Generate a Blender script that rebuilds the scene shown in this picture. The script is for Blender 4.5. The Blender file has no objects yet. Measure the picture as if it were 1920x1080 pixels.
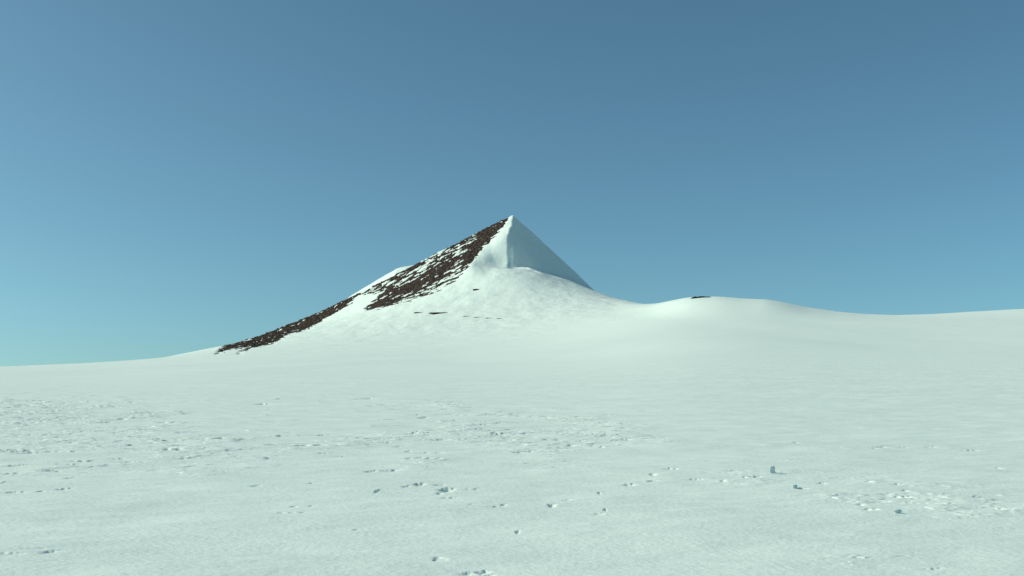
import bpy, math
import numpy as np

# ------------------------------------------------------------------ camera
EYE = 1.7
LENS, SENSOR = 35.0, 36.0
FPX = LENS / SENSOR * 1920.0          # focal length in pixels of the 1920 wide frame
HORIZON = 700.0                       # image row of eye level
PITCH = math.atan((HORIZON - 540.0) / FPX)
scene = bpy.context.scene
cd = bpy.data.cameras.new('camera')
cam = bpy.data.objects.new('camera', cd)
scene.collection.objects.link(cam)
cam.location = (0, 0, EYE)
cam.rotation_euler = (math.pi / 2 + PITCH, 0, 0)
cd.lens, cd.sensor_width = LENS, SENSOR
cd.clip_start, cd.clip_end = 0.1, 30000
scene.camera = cam

# ------------------------------------------------------------------ light
SUN_AZ = math.radians(-92.0)          # from the view direction, negative = left
SUN_EL = math.radians(31.0)
w = bpy.data.worlds.new('World')
scene.world = w
w.use_nodes = True
nt = w.node_tree
bg = nt.nodes['Background']
sky = nt.nodes.new('ShaderNodeTexSky')
sky.sky_type = 'NISHITA'
sky.sun_disc = False
sky.sun_elevation = SUN_EL
sky.sun_rotation = SUN_AZ
sky.altitude = 0
sky.air_density = 0.7
sky.dust_density = 1.3
sky.ozone_density = 3.0
tint = nt.nodes.new('ShaderNodeMix')
tint.data_type = 'RGBA'
tint.blend_type = 'MULTIPLY'
tint.inputs[0].default_value = 1.0
tint.inputs[7].default_value = (0.79, 1.11, 0.93, 1)
tco = nt.nodes.new('ShaderNodeTexCoord')
lift = nt.nodes.new('ShaderNodeVectorMath')      # thin polar air: no murky band right on the horizon
lift.operation = 'ADD'
lift.inputs[1].default_value = (0, 0, 0.06)
nt.links.new(tco.outputs['Generated'], lift.inputs[0])
nt.links.new(lift.outputs[0], sky.inputs['Vector'])
nt.links.new(sky.outputs[0], tint.inputs[6])
nt.links.new(tint.outputs[2], bg.inputs[0])
bg.inputs[1].default_value = 0.127
sd = bpy.data.lights.new('sun', 'SUN')
sd.energy = 3.85
sd.angle = math.radians(0.53)
sd.color = (1.0, 0.97, 0.80)
sun = bpy.data.objects.new('sun', sd)
scene.collection.objects.link(sun)
sun.rotation_euler = (math.pi / 2 - SUN_EL, 0, -SUN_AZ + math.pi)
sun.location = (-300, 200, 400)
vs = scene.view_settings
vs.view_transform = 'Standard'
vs.look = 'None'
vs.exposure = 0.0
vs.gamma = 1.0
vs.use_curve_mapping = False
scene.cycles.max_bounces = 6
scene.cycles.diffuse_bounces = 3


# ------------------------------------------------------------------ helpers
def ray(px, py):
    """pixel of the 1920x1080 frame -> direction (x right, y ahead, z up)"""
    a = (np.asarray(px, float) - 960) / FPX
    b = (540 - np.asarray(py, float)) / FPX
    return a, math.cos(PITCH) - b * math.sin(PITCH), math.sin(PITCH) + b * math.cos(PITCH)


def az_el(px, py):
    x, y, z = ray(px, py)
    return np.arctan2(x, y), z / np.hypot(x, y)


def project(x, y, z):
    dz = z - EYE
    d = y * math.cos(PITCH) + dz * math.sin(PITCH)
    v = -y * math.sin(PITCH) + dz * math.cos(PITCH)
    d = np.maximum(d, 1e-3)
    return 960 + FPX * x / d, 540 - FPX * v / d


def _hash(ix, iy, seed):
    h = (ix.astype(np.uint32) * np.uint32(374761393) + iy.astype(np.uint32) * np.uint32(668265263)
         + np.uint32((seed * 2246822519) & 0xffffffff))
    h = (h ^ (h >> np.uint32(13))) * np.uint32(1274126177)
    h ^= h >> np.uint32(16)
    return h.astype(np.float32) * np.float32(2 * math.pi / 4294967296.0)


def perlin(x, y, seed=0):
    x0, y0 = np.floor(x), np.floor(y)
    fx, fy = (x - x0).astype(np.float32), (y - y0).astype(np.float32)
    ix, iy = x0.astype(np.int64), y0.astype(np.int64)

    def g(dx, dy):
        a = _hash(ix + dx, iy + dy, seed)
        return np.cos(a) * (fx - dx) + np.sin(a) * (fy - dy)
    u = fx * fx * fx * (fx * (fx * 6 - 15) + 10)
    v = fy * fy * fy * (fy * (fy * 6 - 15) + 10)
    a = g(0, 0) * (1 - u) + g(1, 0) * u
    b = g(0, 1) * (1 - u) + g(1, 1) * u
    return 1.41 * (a * (1 - v) + b * v)


def fbm(x, y, octaves=4, seed=0, gain=0.5):
    s, amp, f = 0.0, 1.0, 1.0
    for k in range(octaves):
        s = s + amp * perlin(x * f + 17.3 * k, y * f - 9.1 * k, seed + 31 * k)
        amp *= gain
        f *= 2.03
    return s


def sstep(a, b, x):
    t = np.clip((x - a) / (b - a), 0, 1)
    return t * t * (3 - 2 * t)


def smax(a, b, k):
    h = np.maximum(k - np.abs(a - b), 0) / k
    return np.maximum(a, b) + h * h * k / 4


def smin(a, b, k):
    return -smax(-a, -b, k)


def grid_mesh(name, X, Y, Z, material, keep=None, wrap=False, parent=None, smooth=True):
    """X, Y, Z: (rows, cols) arrays -> one mesh object; keep masks the quads"""
    n, m = X.shape
    idx = np.arange(n * m).reshape(n, m)
    if wrap:
        idx = np.concatenate([idx, idx[:, :1]], axis=1)
    q = np.stack([idx[:-1, :-1], idx[:-1, 1:], idx[1:, 1:], idx[1:, :-1]], axis=-1)
    if keep is not None:
        q = q[keep]
    q = q.reshape(-1, 4)
    co = np.stack([X.ravel(), Y.ravel(), Z.ravel()], axis=-1).astype(np.float32)
    if keep is not None:
        used, inv = np.unique(q, return_inverse=True)
        co, q = co[used], inv.reshape(-1, 4)
    me = bpy.data.meshes.new(name)
    me.vertices.add(len(co))
    me.vertices.foreach_set('co', co.ravel())
    me.loops.add(q.size)
    me.loops.foreach_set('vertex_index', q.astype(np.int32).ravel())
    me.polygons.add(len(q))
    me.polygons.foreach_set('loop_start', np.arange(0, q.size, 4, dtype=np.int32))
    me.polygons.foreach_set('use_smooth', np.full(len(q), smooth))
    me.update(calc_edges=True)
    me.materials.append(material)
    ob = bpy.data.objects.new(name, me)
    scene.collection.objects.link(ob)
    if parent:
        ob.parent = parent
    return ob


# ------------------------------------------------------------------ materials
def snow_material(name, scales, colour, strength=1.0):
    m = bpy.data.materials.new(name)
    m.use_nodes = True
    t = m.node_tree
    b = t.nodes['Principled BSDF']
    geo = t.nodes.new('ShaderNodeNewGeometry')
    b.inputs['Roughness'].default_value = 0.75
    b.inputs['Specular IOR Level'].default_value = 0.15
    last = None
    for sc, dist, stretch, det in scales:
        mp = t.nodes.new('ShaderNodeMapping')
        mp.inputs['Scale'].default_value = (stretch, 1, 1)
        mp.inputs['Rotation'].default_value = (0, 0, math.radians(12))
        t.links.new(geo.outputs['Position'], mp.inputs['Vector'])
        n = t.nodes.new('ShaderNodeTexNoise')
        n.inputs['Scale'].default_value = sc
        n.inputs['Detail'].default_value = det
        n.inputs['Roughness'].default_value = 0.53
        t.links.new(mp.outputs[0], n.inputs['Vector'])
        bp = t.nodes.new('ShaderNodeBump')
        bp.inputs['Strength'].default_value = strength
        bp.inputs['Distance'].default_value = dist
        t.links.new(n.outputs['Fac'], bp.inputs['Height'])
        if last:
            t.links.new(last.outputs[0], bp.inputs['Normal'])
        last = bp
    t.links.new(last.outputs[0], b.inputs['Normal'])
    # crusted and fresh snow differ a little in whiteness
    n = t.nodes.new('ShaderNodeTexNoise')
    n.inputs['Scale'].default_value = 0.35
    n.inputs['Detail'].default_value = 5
    mp = t.nodes.new('ShaderNodeMapping')
    mp.inputs['Scale'].default_value = (0.5, 1, 1)
    t.links.new(geo.outputs['Position'], mp.inputs['Vector'])
    t.links.new(mp.outputs[0], n.inputs['Vector'])
    cr = t.nodes.new('ShaderNodeValToRGB')
    cr.color_ramp.elements[0].position = 0.3
    cr.color_ramp.elements[1].position = 0.7
    c = np.array(colour)
    cr.color_ramp.elements[0].color = (*(c * 0.965), 1)
    cr.color_ramp.elements[1].color = (*np.minimum(c * 1.02, 0.95), 1)
    t.links.new(n.outputs['Fac'], cr.inputs['Fac'])
    t.links.new(cr.outputs[0], b.inputs['Base Color'])
    return m


def rock_material():
    m = bpy.data.materials.new('dark_rock')
    m.use_nodes = True
    t = m.node_tree
    b = t.nodes['Principled BSDF']
    b.inputs['Roughness'].default_value = 0.9
    b.inputs['Specular IOR Level'].default_value = 0.2
    geo = t.nodes.new('ShaderNodeNewGeometry')
    n = t.nodes.new('ShaderNodeTexNoise')
    n.inputs['Scale'].default_value = 0.35
    n.inputs['Detail'].default_value = 8
    n.inputs['Roughness'].default_value = 0.65
    t.links.new(geo.outputs['Position'], n.inputs['Vector'])
    cr = t.nodes.new('ShaderNodeValToRGB')
    e = cr.color_ramp.elements
    e[0].position, e[0].color = 0.32, (0.018, 0.012, 0.009, 1)
    e[1].position, e[1].color = 0.72, (0.085, 0.066, 0.050, 1)
    k = e.new(0.52)
    k.color = (0.040, 0.026, 0.019, 1)
    t.links.new(n.outputs['Fac'], cr.inputs['Fac'])
    d = t.nodes.new('ShaderNodeTexNoise')
    d.inputs['Scale'].default_value = 0.55
    d.inputs['Detail'].default_value = 6
    d.inputs['Roughness'].default_value = 0.75
    t.links.new(geo.outputs['Position'], d.inputs['Vector'])
    dr = t.nodes.new('ShaderNodeValToRGB')
    dr.color_ramp.elements[0].position = 0.60
    dr.color_ramp.elements[1].position = 0.72
    t.links.new(d.outputs['Fac'], dr.inputs['Fac'])
    mx_ = t.nodes.new('ShaderNodeMix')
    mx_.data_type = 'RGBA'
    t.links.new(dr.outputs[0], mx_.inputs[0])
    t.links.new(cr.outputs[0], mx_.inputs[6])
    mx_.inputs[7].default_value = (0.42, 0.47, 0.46, 1)      # snow caught between the stones
    t.links.new(mx_.outputs[2], b.inputs['Base Color'])
    bp = t.nodes.new('ShaderNodeBump')
    bp.inputs['Strength'].default_value = 0.8
    bp.inputs['Distance'].default_value = 0.8
    t.links.new(n.outputs['Fac'], bp.inputs['Height'])
    t.links.new(bp.outputs[0], b.inputs['Normal'])
    return m


SNOW = (0.69, 0.79, 0.75)
M_GROUND = snow_material('field_snow', [(0.12, 0.28, 0.45, 12), (3.0, 0.014, 0.5, 6), (18.0, 0.010, 0.8, 5)], SNOW)
M_MOUNT = snow_material('slope_snow', [(0.05, 1.0, 1.0, 7), (0.5, 0.16, 0.8, 5)], SNOW)
M_ROCK = rock_material()

# ------------------------------------------------------------------ lie of the land
# skyline of the snow field: pixel column, pixel row, distance of the crest
SKYLINE = [(-500, 690, 900), (-200, 690, 900), (0, 688, 900), (150, 686, 900), (300, 677, 900), (415, 659, 950),
           (520, 645, 1150), (683, 612, 1300), (800, 596, 1350), (962, 592, 1250), (1040, 590, 1050), (1150, 588, 800),
           (1200, 582, 710), (1225, 578, 680), (1260, 568, 650), (1290, 561, 640), (1315, 559, 640),
           (1350, 558.5, 640), (1400, 562, 640), (1440, 563, 640), (1470, 568, 640), (1510, 577, 640), (1560, 584, 640),
           (1620, 589, 640), (1680, 590.5, 650), (1750, 588.5, 660), (1820, 584.5, 670), (1870, 582, 680), (1920, 579, 680),
           (2100, 575, 680), (2400, 585, 680)]
sk = np.array(SKYLINE, float)
s_az, s_el = az_el(sk[:, 0], sk[:, 1])
TH = np.linspace(-math.pi, math.pi, 7201)
T_EL = np.interp(TH, s_az, s_el)
T_DC = np.interp(TH, s_az, sk[:, 2])


def gauss(a, sig):
    k = np.arange(-int(4 * sig), int(4 * sig) + 1)
    g = np.exp(-0.5 * (k / sig) ** 2)
    return np.convolve(np.pad(a, len(k) // 2, mode='edge'), g / g.sum(), mode='valid')


T_EL = gauss(T_EL, 4)
T_DC = gauss(T_DC, 60)
fade = 1 - sstep(0.75, 1.5, np.abs(TH))
T_EL = T_EL * fade - 0.0005 * (1 - fade)
POW = 1.75


def profile(t):
    """rise towards a rounded crest near t = 1, then a gentle fall"""
    rise = np.minimum(t, 0.93) ** POW
    x = np.maximum(t - 0.93, 0)
    s0 = POW * 0.93 ** (POW - 1)
    xa, xb = np.minimum(x, 0.40), np.maximum(x - 0.40, 0)
    return rise + s0 * xa - 4.2 * xa ** 2 - (8.4 * 0.40 - s0) * (1 - np.exp(-2.5 * xb)) / 2.5


tt = np.linspace(0.4, 1.3, 181)
T_ZC = EYE + T_EL * T_DC
for _ in range(12):
    e = np.max((T_ZC[:, None] * profile(tt)[None] - EYE) / (tt[None] * T_DC[:, None]), axis=1)
    T_ZC += (T_EL - e) * T_DC * 0.9
T_ZC = gauss(T_ZC, 3)
T_BODY = gauss(T_ZC / T_DC, 120) * T_DC


def lie(x, y):
    th = np.arctan2(x, y)
    r = np.hypot(x, y)
    t = r / np.interp(th, TH, T_DC)
    k = sstep(0.74, 0.97, t)
    z = (np.interp(th, TH, T_ZC) * k + np.interp(th, TH, T_BODY) * (1 - k)) * profile(t)
    far = sstep(60, 300, r)
    return z + far * (0.9 * perlin(x / 90, y / 140, 3) + 0.35 * perlin(x / 35, y / 60, 4)) * (0.35 + 0.65 * (1 - sstep(350, 600, r)))


def on_ground(px, py):
    """first point of the land along the sight line of a pixel"""
    a, b, c = ray(px, py)
    ys = np.geomspace(3, 1500, 6000)
    t = ys / b
    d = EYE + t * c - lie(t * a, ys)
    k = np.argmax(d < 0)
    return float(t[k] * a), float(ys[k])


# ------------------------------------------------------------------ ground
def warp_rows():
    r = [0.6]
    while r[-1] < 9000:
        q = r[-1]
        if q < 5:
            g = 0.05
        elif q < 110:
            g = 0.0012 if q < 45 else 0.0021
        else:
            g = 0.0021 + 0.02 * min(1, (q - 110) / 300)
        r.append(q * (1 + g))
    return np.array(r)


# wind scarps seen in the field: column, row, width in pixels, strength
SCARPS = [
    (293, 828, 40, 1), (411, 822.6, 38, 1.5), (326, 845, 30, 1), (335, 826, 30, .7), (400, 851, 30, .7), (355, 860, 30, .8),
    (585, 837, 45, .9), (452, 827, 12, .9), (496, 838, 30, .6), (500, 861, 20, .8), (607, 816, 15, .7), (607, 850, 20, .6),
    (18, 846, 22, 1), (37, 847, 26, 1.2), (54, 850, 20, 1), (33, 874, 30, 1.1), (137, 871, 20, 1.2), (160, 864, 25, .9), (9, 907, 14, 1.4),
    (122, 917, 16, 1), (28, 923, 30, .8), (81, 921, 8, .9), (96, 882, 18, 1), (111, 883, 8, .8), (22, 888, 20, .9), (496, 757, 14, 1.1),
    (507, 767, 5, .8), (526, 748, 6, .9), (80, 787, 20, .9), (115, 787, 25, .5), (200, 793, 10, .8), (226, 787, 25, .8),
    (185, 791, 12, .7), (25, 751, 40, .9), (60, 752, 40, .7), (81, 753, 30, .7), (15, 773, 20, .8), (37, 775, 6, 1.1), (78, 758, 12, .9),
    (241, 865, 20, .6), (259, 865, 16, .6), (222, 861, 16, .5), (98, 848, 20, .6), (130, 848, 20, .7), (133, 898, 12, .7),
    (481, 914, 12, .8), (585, 907, 14, .8), (440, 853, 10, .6), (385, 843, 12, .6), (98, 1034, 18, 1), (20, 1040, 34, .7), (60, 1030, 40, .4),
    (585, 949, 10, .6), (552, 950, 8, .6), (545, 963, 50, .5), (677, 748, 16, 1), (695, 747, 14, 1.2), (707, 747, 8, .8),
    (781, 778, 14, .9), (793, 783, 10, 1), (825, 778, 12, .6), (843, 776, 6, .9), (905, 792, 10, 1), (901, 797, 16, .9),
    (775, 814, 10, 1.5), (829, 823, 20, 1), (877, 823, 20, .8), (936, 814, 16, 1.6), (925, 813, 5, .9), (984, 813, 8, .9), (1021, 813, 10, .6),
    (947, 823, 8, .8), (1114, 816, 12, 1), (1133, 817, 8, .7), (1151, 827, 14, .8), (1173, 823, 12, 1), (1127, 838, 6, .9), (1070, 836, 8, .9),
    (1088, 827, 8, .8), (973, 849, 10, 1.2), (991, 847, 10, 1), (1025, 849, 14, 1), (1047, 847, 10, .7), (766, 846, 6, .8), (792, 849, 14, .7),
    (821, 849, 10, .7), (805, 860, 10, 1.1), (821, 861, 8, 1), (788, 860, 14, .7), (768, 861, 8, .7), (696, 883, 16, 1.1), (731, 882, 28, .9),
    (762, 913, 10, 1), (788, 908, 14, 1.4), (825, 910, 18, .9), (838, 919, 20, 1.7), (884, 919, 28, .6), (825, 925, 8, .8), (844, 934, 24, .7),
    (884, 947, 10, .6), (930, 952, 26, .7), (945, 947, 8, 1), (1034, 947, 10, 1.4), (1062, 937, 14, .8), (1121, 965, 20, .6), (709, 921, 5, 1.4),
    (970, 995, 5, 1.1), (1122, 922, 4, 1.2), (1133, 957, 4, 1.1), (1179, 908, 18, .9), (1223, 892, 10, 1), (1251, 880, 12, .9), (1266, 880, 6, .9),
    (1221, 903, 30, .6), (877, 1074, 20, .7), (905, 1072, 22, .7), (918, 1077, 16, .6), (981, 837, 20, .6), (1040, 826, 20, .6),
    (662, 830, 20, .4), (688, 829, 18, .4), (725, 831, 20, .6), (747, 837, 12, .5), (1415, 894, 16, 1), (1373, 885, 18, .7), (1302, 900, 26, .7),
    (1354, 902, 8, .9), (1395, 895, 4, 1), (1539, 905, 12, .9), (1626, 904, 8, 1), (1558, 935, 5, 1.1), (1611, 947, 12, .9), (1624, 958, 10, 1),
    (1639, 957, 6, 1), (1660, 928, 14, .9), (1695, 922, 8, 1), (1680, 932.5, 5, 1), (1694, 932.5, 5, 1), (1702, 932, 5, .9), (1837, 935, 6, .9),
    (1869, 958, 20, .8), (1869, 878, 4, .8), (1680, 910, 20, .7), (1636, 841, 8, .7), (1651, 838, 10, .7), (1691, 839, 12, .7), (1743, 838, 14, .6),
    (1817, 845, 22, .7), (1460, 831, 10, .5), (1491, 831, 8, .5), (1503, 917, 16, .8), (1620, 1049, 50, .3), (1690, 1046, 60, .3), (1750, 1069, 36, .5),
    (675, 992, 40, .45), (615, 866, 14, .5), (640, 855, 14, .5)]


def relief(x, y):
    """wind-carved relief of the near snow"""
    r = np.hypot(x, y)
    out = np.zeros_like(x)
    near = (r < 170) & (y > 1)
    X, Y, R = x[near], y[near], r[near]
    px, py = project(X, Y, lie(X, Y))
    ca, sa = math.cos(0.22), math.sin(0.22)
    U, V = X * ca + Y * sa, -X * sa + Y * ca
    z = 0.03 * fbm(U / 3.5, V / 1.6, 3, 11) + 0.004 * fbm(U / 0.8, V / 0.35, 3, 12)
    # low wind ridges
    rid = 1 - np.abs(fbm(U / 2.2, V / 0.8, 2, 13))
    z += 0.012 * rid
    z += (0.004 + 0.00018 * R) * fbm(U / 1.6, V / 0.32, 3, 14)
    # scarps, patchy and gathered in bands
    def blob(cx, cy, sx, sy):
        return np.exp(-((px - cx) / sx) ** 2 - ((py - cy) / sy) ** 2)
    band = (1.0 * blob(60, 850, 260, 75) + 0.9 * blob(420, 840, 230, 40) + 0.9 * blob(60, 770, 320, 26) + .8 * blob(900, 815, 330, 48)
            + .8 * blob(1080, 820, 200, 40) + .45 * blob(1250, 895, 120, 25) + .5 * blob(760, 760, 160, 20) + .5 * blob(850, 910, 160, 40)
            + .35 * blob(1600, 840, 300, 30))
    patch = sstep(0.38, 0.75, np.clip(band, 0, 1) * 0.75 + 0.45 * fbm(U / 3.0, V / 4.0, 3, 21))
    n1 = fbm(U / 1.9, V / 0.6, 4, 22)
    size = np.clip(0.0006 * R, 0.004, 0.05)
    z += size * patch * 1.1 * (sstep(-0.03, 0.03, n1 - 0.12) + 0.8 * sstep(-0.03, 0.03, fbm(U / 0.9, V / 0.4, 3, 23) - 0.25))
    # broken crust on the right
    crust = np.clip(blob(1420, 895, 110, 18) + blob(1600, 925, 130, 28) + .9 * blob(1760, 935, 150, 32) + .6 * blob(1850, 955, 90, 20)
                    + .7 * blob(1580, 1050, 60, 20) + .5 * blob(1650, 785, 200, 8), 0, 1)
    crust = sstep(0.15, 0.85, crust * (0.75 + 0.9 * fbm(U / 2.2, V / 1.0, 3, 31)))
    lump = np.abs(fbm(U / 0.8, V / 0.45, 4, 32))
    z += crust * (0.018 * sstep(0.1, 0.8, lump) + 0.012 * sstep(-0.04, 0.04, fbm(U / 0.8, V / 0.4, 4, 33) - 0.1))
    # the scarps that can be pointed at
    for k, (cx, cy, wpx, s) in enumerate(SCARPS):
        gx, gy = on_ground(cx, cy)
        gr = math.hypot(gx, gy)
        half = 0.5 * wpx * gr / FPX * (1.4 if cy < 870 else 1.1)
        depth = s * min(max(4.6 * gr / FPX, 0.03), 0.28)
        run = max(6 * depth, 0.35 * half)
        sel = np.nonzero((np.abs(X - gx) < 2.4 * half + 0.1) & (Y - gy < 0.8 * half + 0.3) & (Y - gy > -run - 0.8 * half - 0.3))[0]
        if not len(sel):
            continue
        dx = (X[sel] - gx) / half
        wob = 0.22 * half * perlin(X[sel] / (half * 0.55), Y[sel] / (half * 1.2) + k * 3.7, 40 + k) + 0.16 * (X[sel] - gx)
        dy = Y[sel] - gy - wob
        edge = 0.004 + 0.0008 * gr
        fall = np.where(dy > 0, 1 - sstep(0, edge, dy), np.exp(-(dy / run) ** 2 * 2))
        along = np.exp(-np.abs(dx) ** 2.2) * (0.9 + 0.3 * perlin(X[sel] / (half * 0.6), Y[sel] / (half * 0.5) + k * 1.3, 90 + k))
        z[sel] -= depth * along * fall
        # a low lip just behind the edge
        z[sel] += 0.35 * depth * along * np.exp(-((dy - edge) / (2.5 * edge)) ** 2) * (dy > 0)
    # shallow drift hollow, steep on its left rim only
    gx, gy = on_ground(826, 1052)
    d = np.hypot((X - gx) / 0.085, (Y - gy) / 0.16) + 0.35 * perlin(X / 0.07, Y / 0.12, 77)
    lean = 0.5 - 0.5 * np.clip((X - gx) / 0.085, -1, 1)
    z -= 0.018 * (1 - sstep(0.6, 1.05, d)) * (0.15 + 0.85 * lean)
    out[near] = z * (1 - sstep(110, 165, R))
    return out


a_in = np.radians(np.linspace(-31, 31, 1100))
a_out = np.radians(np.concatenate([np.linspace(31.5, 60, 40), np.linspace(64, 296, 60), np.linspace(300, 328.5, 40)]))
AZ = np.concatenate([a_in, a_out])
RR = warp_rows()
GX = RR[:, None] * np.sin(AZ)[None]
GY = RR[:, None] * np.cos(AZ)[None]
GZ = lie(GX, GY) + relief(GX, GY)
ground = grid_mesh('ground', GX, GY, GZ, M_GROUND, wrap=True)
ground['kind'] = 'structure'
ground['label'] = 'wide snow field with low wind scarps rising to a rounded white hill'

# ------------------------------------------------------------------ mountain
D0 = 1000.0
sx_, sy_, sz_ = ray(962, 405)
SUMMIT = (sx_ / sy_ * D0, D0, EYE + sz_ / sy_ * D0)
STEP = 0.62
mx = np.arange(-340, 215, STEP)
my = np.concatenate([np.arange(-380, -150, 1.2), np.arange(-150, 60, STEP), np.arange(60, 200, 2.5)])
LX, LY = np.meshgrid(mx, my)                   # offsets from the summit
WX, WY = LX + SUMMIT[0], LY + D0
G = lie(WX, WY)


def crest(cols, rows, depth):
    """height of a ridge line (per offset x) from its outline in the photograph, standing at this depth"""
    cx, cy = np.array(cols, float), np.array(rows, float)
    a, b, c = ray(cx, cy)
    X = a / b * (D0 + depth) - SUMMIT[0]
    Z = EYE + c / b * (D0 + depth)
    o = np.argsort(X)
    return X[o], Z[o]


lx, lz = crest([380, 415, 430, 480, 540, 600, 660, 700, 740, 775, 800, 850, 900, 930, 950, 962, 975],
               [676, 659, 653, 632, 608, 584, 555, 536, 515, 497, 484, 459, 433, 418, 409, 404, 398], 0)
rx, rz = crest([950, 962, 975, 1000, 1040, 1080, 1100, 1115, 1135, 1160, 1190, 1215, 1260],
               [394, 404, 416, 438, 475, 512, 531, 546, 561, 577, 592, 602, 615], 0)
rough = 0.5 * fbm(mx / 9, mx * 0, 4, 61)
ridgeL = np.interp(mx, lx, lz)
ridgeR = np.interp(mx, rx, rz) + rough * 0.55
front = np.minimum(LY, 0)
back = np.maximum(LY, 0)
L = ridgeL[None] + 0.9 * rough[None] * np.exp(front / 14) + 0.60 * front - 0.55 * back
arete = 0.05 * LY + 3.0 * np.sin(LY / 14.0)
R = ridgeR[None] + 0.8 * front - 0.6 * back
Fp = SUMMIT[2] + 0.35 * LX + 0.7375 * LY + 2.5 + 0.35 * (arete - 0.05 * LY) + (5.0 * np.exp(-((LY + 38) / 14) ** 2) + 1.2 * perlin(LY / 7, LY * 0, 66)) * sstep(-30, -8, LX)
P = smin(smin(L, Fp, 3.0), R, 1.5)
P = np.where(LY > 0, smin(L, R, 1.0), P)
ra = np.hypot((LX + 10) * np.where(LX > -10, 1.36, 0.8), (LY + 30) * 0.85)
A = G + 95 * np.exp(-ra / 98) - 6
A = smin(A, 99.0 + 0 * A, 10.0)
# spoon-shaped hollow either side of the front ridge's foot: steep on its left, running out along the right face
hu = (LX + 6) / np.where(LX < -6, 19.0, 60.0)
hv = LY + 62 + 5 * perlin(LX / 14, LY / 20, 67)
P = P - 18.0 * np.exp(-hu * hu - (hv / np.where(hv > 0, 17.0, 60.0)) ** 2)
A = A + (1.3 * perlin(LX / 30, LY / 26, 68) + 0.35 * perlin(LX / 11, LY / 13, 70)) * np.exp(-(ra / 110) ** 2)
Zm = smax(smax(P, A, 9.0), G, 7.0)
# snowy shoulder behind the left ridge
hx, hz = crest([640, 660, 700, 725, 745, 760, 775, 790, 830], [568, 553.5, 530, 515, 503.5, 500, 498, 499, 510], 30)
hump = np.interp(mx, hx, hz)[None] + 0.52 * np.minimum(LY - 30, 0) - 0.6 * np.maximum(LY - 30, 0)
hump = np.where((mx > hx[0])[None] & (mx < hx[-1])[None], hump, -50)
behind = LY > 3
Zm = np.where(behind, smax(Zm, hump, 2.0), Zm)


def dent(cx, cy, sx, sy, depth, rot=0.0):
    c, s = math.cos(rot), math.sin(rot)
    u = ((LX - cx) * c + (LY - cy) * s) / sx
    v = (-(LX - cx) * s + (LY - cy) * c) / sy
    return depth * np.exp(-u * u - v * v)


# scooped hollow left of the front ridge, drift ridges under the shaded face
Zm = Zm + dent(-41, -66, 8, 22, 3.0, 0.3)
dx_, dy_ = LX - 6, LY + 66
arc = np.abs(np.hypot(dx_ / 1.15, (dy_ + 14) / 0.8) - 19 - 2.2 * perlin(LX / 9, LY / 9, 69))
Zm = Zm + 1.8 * np.exp(-(arc / 2.0) ** 2) * sstep(0, 6, dy_ + 14) * np.exp(-np.abs(dx_ / 20) ** 4)
Zm = Zm + 0.5 * fbm(LX / 22, LY / 30, 4, 71) * sstep(0.5, 8, Zm - G)

rim = np.minimum(np.minimum(LX - mx[0], mx[-1] - LX), np.minimum(LY - my[0], my[-1] - LY))
Zm = G + (Zm - G) * sstep(0, 45, rim) - 6 * (1 - sstep(0, 12, rim))
PX, PY = project(WX, WY, Zm)


def poly_dist(px, py, poly):
    """signed distance to a polygon, positive inside"""
    pts = np.array(poly, float)
    d2 = np.full(px.shape, 1e12)
    inside = np.zeros(px.shape, bool)
    for (x0, y0), (x1, y1) in zip(pts, np.roll(pts, -1, 0)):
        ex, ey = x1 - x0, y1 - y0
        t = np.clip(((px - x0) * ex + (py - y0) * ey) / (ex * ex + ey * ey), 0, 1)
        d2 = np.minimum(d2, (px - x0 - t * ex) ** 2 + (py - y0 - t * ey) ** 2)
        c = ((y0 > py) != (y1 > py))
        with np.errstate(divide='ignore', invalid='ignore'):
            xi = x0 + (py - y0) * ex / (ey if ey else 1e-9)
        inside ^= c & (px < xi)
    return np.where(inside, 1, -1) * np.sqrt(d2)


FACE = [(956, 394), (957, 406), (940, 424), (925, 446), (908, 464), (893, 478), (884, 494), (868, 514), (848, 530), (822, 548),
        (800, 556), (768, 565), (740, 571), (706, 579), (681, 582), (696, 566), (716, 554), (690, 550), (676, 553), (700, 537),
        (745, 510), (770, 485), (825, 452), (895, 415), (940, 394)]
BAND = [(405, 664), (428, 656), (444, 653), (470, 650), (447, 662), (475, 652), (512, 644), (540, 628), (575, 618), (610, 598), (640, 580), (660, 566),
        (676, 550), (660, 536), (600, 566), (540, 590), (480, 614), (430, 640)]
# dense dark masses inside the face
DENSE = [(683, 581), (700, 565), (730, 548), (790, 520), (860, 478), (930, 424), (948, 410), (942, 424), (922, 446), (900, 466), (890, 478),
         (880, 492), (855, 494), (820, 514), (838, 512), (822, 524), (790, 534), (760, 552), (740, 566), (706, 578)]
front_side = LY < 6
dF = poly_dist(PX, PY, FACE)
dB = poly_dist(PX, PY, BAND)
dD = poly_dist(PX, PY, DENSE)
# snow lies in streaks along the strata, which run with the ridge
st = fbm(LX / 16 + 0.3 * LY / 6, LY / 5.0, 5, 81, 0.62)
sp = fbm(LX / 4.5, LY / 4.0, 3, 82, 0.6)
low_snow = sstep(-16, -2, dD)
cover = np.clip(dF / 4.0, -1.2, 0.45) - 0.10 + 0.35 * low_snow + 0.38 * np.clip(dD / 8, -0.7, 1) + 0.32 * sstep(-26, -4, LY) + 1.1 * st + 0.38 * sp
coverB = np.clip(dB / 4.0, -1.6, 0.55) + 0.9 * st + 0.4 * sp + 0.2
rockF = np.where(front_side, cover, -2)
rockB = np.where(front_side, coverB, -2)
bare = np.maximum(rockF, rockB)
snowZ = Zm + np.where(bare > 0, -np.minimum(bare * 2.5, 1.6), np.minimum(-bare * 1.5, 0.5))
snowZ = snowZ - 0.12 - 0.6 * sstep(10, 0, Zm - G) * 0.15
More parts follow.
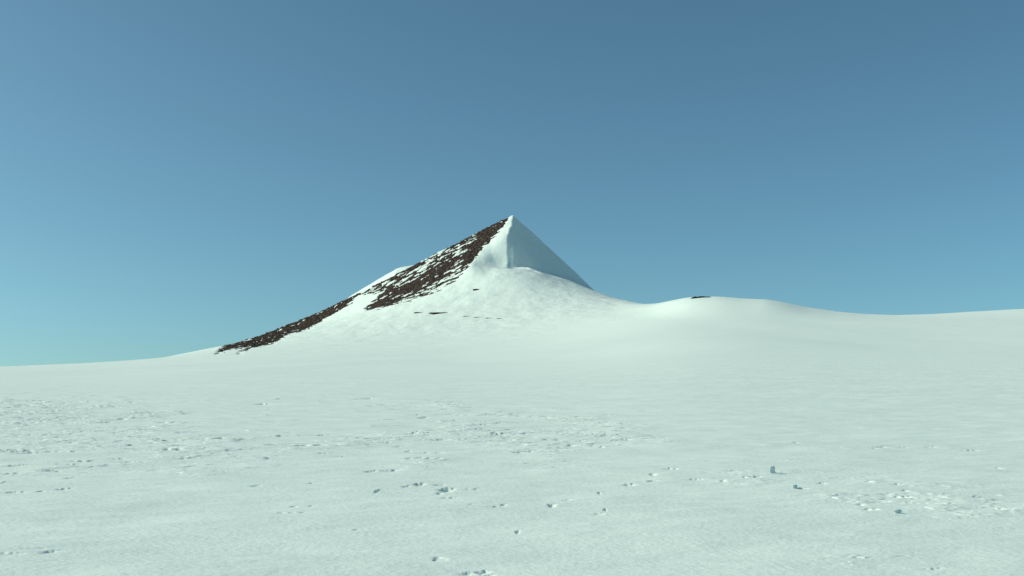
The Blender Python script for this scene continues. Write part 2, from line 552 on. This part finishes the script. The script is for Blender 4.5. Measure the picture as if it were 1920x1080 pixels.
facet = 0.9 * np.abs(fbm(LX / 5 + LY / 9, LY / 3.2, 4, 91, 0.6)) + 0.5 * sp
rockZ = Zm - 0.5 + 1.15 * facet

mountain = grid_mesh('mountain', WX, WY, snowZ, M_MOUNT)
mountain['kind'] = 'structure'
mountain['label'] = 'sharp snow pyramid with dark rock on its left flank and a shaded right face'


def grow(mask, n):
    m = mask.copy()
    for _ in range(n):
        q = m.copy()
        q[1:] |= m[:-1]
        q[:-1] |= m[1:]
        q[:, 1:] |= m[:, :-1]
        q[:, :-1] |= m[:, 1:]
        m = q
    return m


def rock_part(name, mask):
    m = grow(mask, 2)
    return grid_mesh(name, WX, WY, np.where(mask, rockZ, np.minimum(rockZ, snowZ - 0.4)), M_ROCK,
                     keep=(m[:-1, :-1] & m[:-1, 1:] & m[1:, 1:] & m[1:, :-1]), parent=mountain, smooth=False)


isB = dB > dF
rock_part('rock_face', (rockF > 0) & ~isB)
rock_part('rock_band', (rockB > 0) & isB)


# ------------------------------------------------------------------ rocks and lumps standing on the snow
import bmesh
rng = np.random.default_rng(5)
SPX, SPY = project(WX, WY, snowZ)


def on_mountain(px, py):
    d = (SPX - px) ** 2 + (SPY - py) ** 2 + np.where(LY > 5, 1e6, 0)
    k = np.unravel_index(np.argmin(d), d.shape)
    return float(WX[k]), float(WY[k]), float(snowZ[k])


def rock_outcrop(px, py, wpx, hpx, depth, label, group=None, where=None):
    """one jagged ledge of bare rock, its foot sunk into the snow at this pixel"""
    x, y, z = (where or on_mountain)(px, py)
    s = y / FPX
    bm = bmesh.new()
    bmesh.ops.create_icosphere(bm, subdivisions=4, radius=1.0)
    co = np.array([v.co[:] for v in bm.verts])
    co = co / ((np.abs(co) ** 3).sum(1) ** (1 / 3))[:, None]
    q = float(rng.uniform(0, 50))
    n = max(2.0, wpx / 5)
    jag = 1 + 0.45 * fbm(co[:, 0] * n + q, co[:, 1] * 1.2 + co[:, 2] * 0.8, 4, 300, 0.6)
    co[:, 1:] *= jag[:, None]
    co[:, 0] += 0.05 * fbm(co[:, 2] * 2 + q, co[:, 1] * 2, 3, 301)
    co *= np.array([0.5 * wpx * s, depth, hpx * s])
    for v, c in zip(bm.verts, co):
        v.co = c
    me = bpy.data.meshes.new('rock_outcrop')
    bm.to_mesh(me)
    bm.free()
    me.materials.append(M_ROCK)
    o = bpy.data.objects.new('rock_outcrop', me)
    scene.collection.objects.link(o)
    o.location = (x, y, z)
    o['label'], o['category'] = label, 'rock'
    if group:
        o['group'] = group
    return o


def on_hill(px, py):
    x, y = on_ground(px, py)
    return x, y, float(lie(np.array([x]), np.array([y]))[0])


rock_outcrop(826, 587.3, 44, 1.5, 1.2, 'long low dark rock ledge in the snow below the rock face')
rock_outcrop(786, 586.3, 20, 1.0, 0.8, 'short faint rock streak left of the long low ledge')
LINE = 'stones in a thin broken line below the peak'
rock_outcrop(876, 593, 17, 0.45, 0.5, 'leftmost stone of the thin broken line right of the long low ledge', LINE)
rock_outcrop(897, 595, 20, 0.45, 0.5, 'second stone from the left in the thin broken line below the peak', LINE)
rock_outcrop(918, 596.5, 16, 0.45, 0.5, 'third stone from the left in the thin broken line below the peak', LINE)
rock_outcrop(938, 597.5, 14, 0.45, 0.5, 'rightmost stone of the thin broken line below the peak', LINE)
rock_outcrop(894, 543.5, 14, 1.7, 1.0, 'small isolated rock high on the snow apron under the peak')
rock_outcrop(1316, 560.0, 40, 3.6, 1.5, 'dark rock ledge poking out on top of the rounded hill', None, on_hill)


def ground_z(x, y):
    """height of the finished snow surface"""
    th, r = math.atan2(x, y), math.hypot(x, y)
    i = int(np.argmin(np.abs(RR - r)))
    j = int(np.argmin(np.abs(a_in - th)))
    return float(GZ[i, j])


def snow_lump(name, px, py, wpx, hpx, label, category, upright=False, seed=0):
    """a wind-broken lump of hard snow, its foot sunk into the surface at this pixel"""
    x, y = on_ground(px, py)
    s = math.hypot(x, y) / FPX
    bm = bmesh.new()
    bmesh.ops.create_icosphere(bm, subdivisions=4, radius=1.0)
    co = np.array([v.co[:] for v in bm.verts])
    p = 2.6 if upright else 2.3
    n = (np.abs(co) ** p).sum(1) ** (1 / p)
    co = co / n[:, None]
    jag = 1 + 0.30 * fbm(co[:, 0] * 1.3 + co[:, 2] * 0.9 + seed, co[:, 1] * 1.3 - co[:, 2] * 0.7, 3, 200 + seed)
    co = co * jag[:, None]
    if upright:
        co[:, 0] += 0.12 * co[:, 2]
        co[:, :2] *= (1 - 0.12 * co[:, 2:3])
    co *= np.array([0.62 * wpx * s, 0.24 * wpx * s, 0.6 * hpx * s])
    co[:, 1] *= 0.15 + 0.85 * np.clip(0.5 + 0.5 * co[:, 0] / (0.62 * wpx * s), 0, 1)
    a = 0.55                                   # broad side turned away from the sun
    co[:, :2] = co[:, :2] @ np.array([[math.cos(a), math.sin(a)], [-math.sin(a), math.cos(a)]])
    co[:, 2] += 0.4 * hpx * s
    for v, c in zip(bm.verts, co):
        v.co = c
    for f in bm.faces:
        f.smooth = True
    me = bpy.data.meshes.new(name)
    bm.to_mesh(me)
    bm.free()
    me.materials.append(M_GROUND)
    o = bpy.data.objects.new(name, me)
    scene.collection.objects.link(o)
    o.location = (x, y, ground_z(x, y))
    o['label'], o['category'] = label, category
    return o


snow_lump('snow_block', 1448.5, 890, 9, 12, 'upright dark sided snow block standing alone on the right of the field', 'snow block', True, 1)
snow_lump('snow_lump', 1491, 917, 8, 6, 'small rounded snow lump just right of the upright snow block', 'snow lump', False, 2)
snow_lump('snow_lump', 1684, 966, 12, 6, 'larger snow lump lying in front of the broken crust', 'snow lump', False, 3)
snow_lump('snow_lump', 709, 923, 5, 5, 'tiny snow lump alone left of the wedge shaped scarps', 'snow lump', False, 4)
snow_lump('snow_lump', 970, 997, 5, 5, 'tiny snow lump alone in the near centre foreground', 'snow lump', False, 5)
snow_lump('snow_lump', 1122, 924, 5, 5, 'tiny snow lump right of centre, farther of a pair', 'snow lump', False, 6)
snow_lump('snow_lump', 1133, 959, 5, 5, 'tiny snow lump right of centre, nearer of a pair', 'snow lump', False, 7)
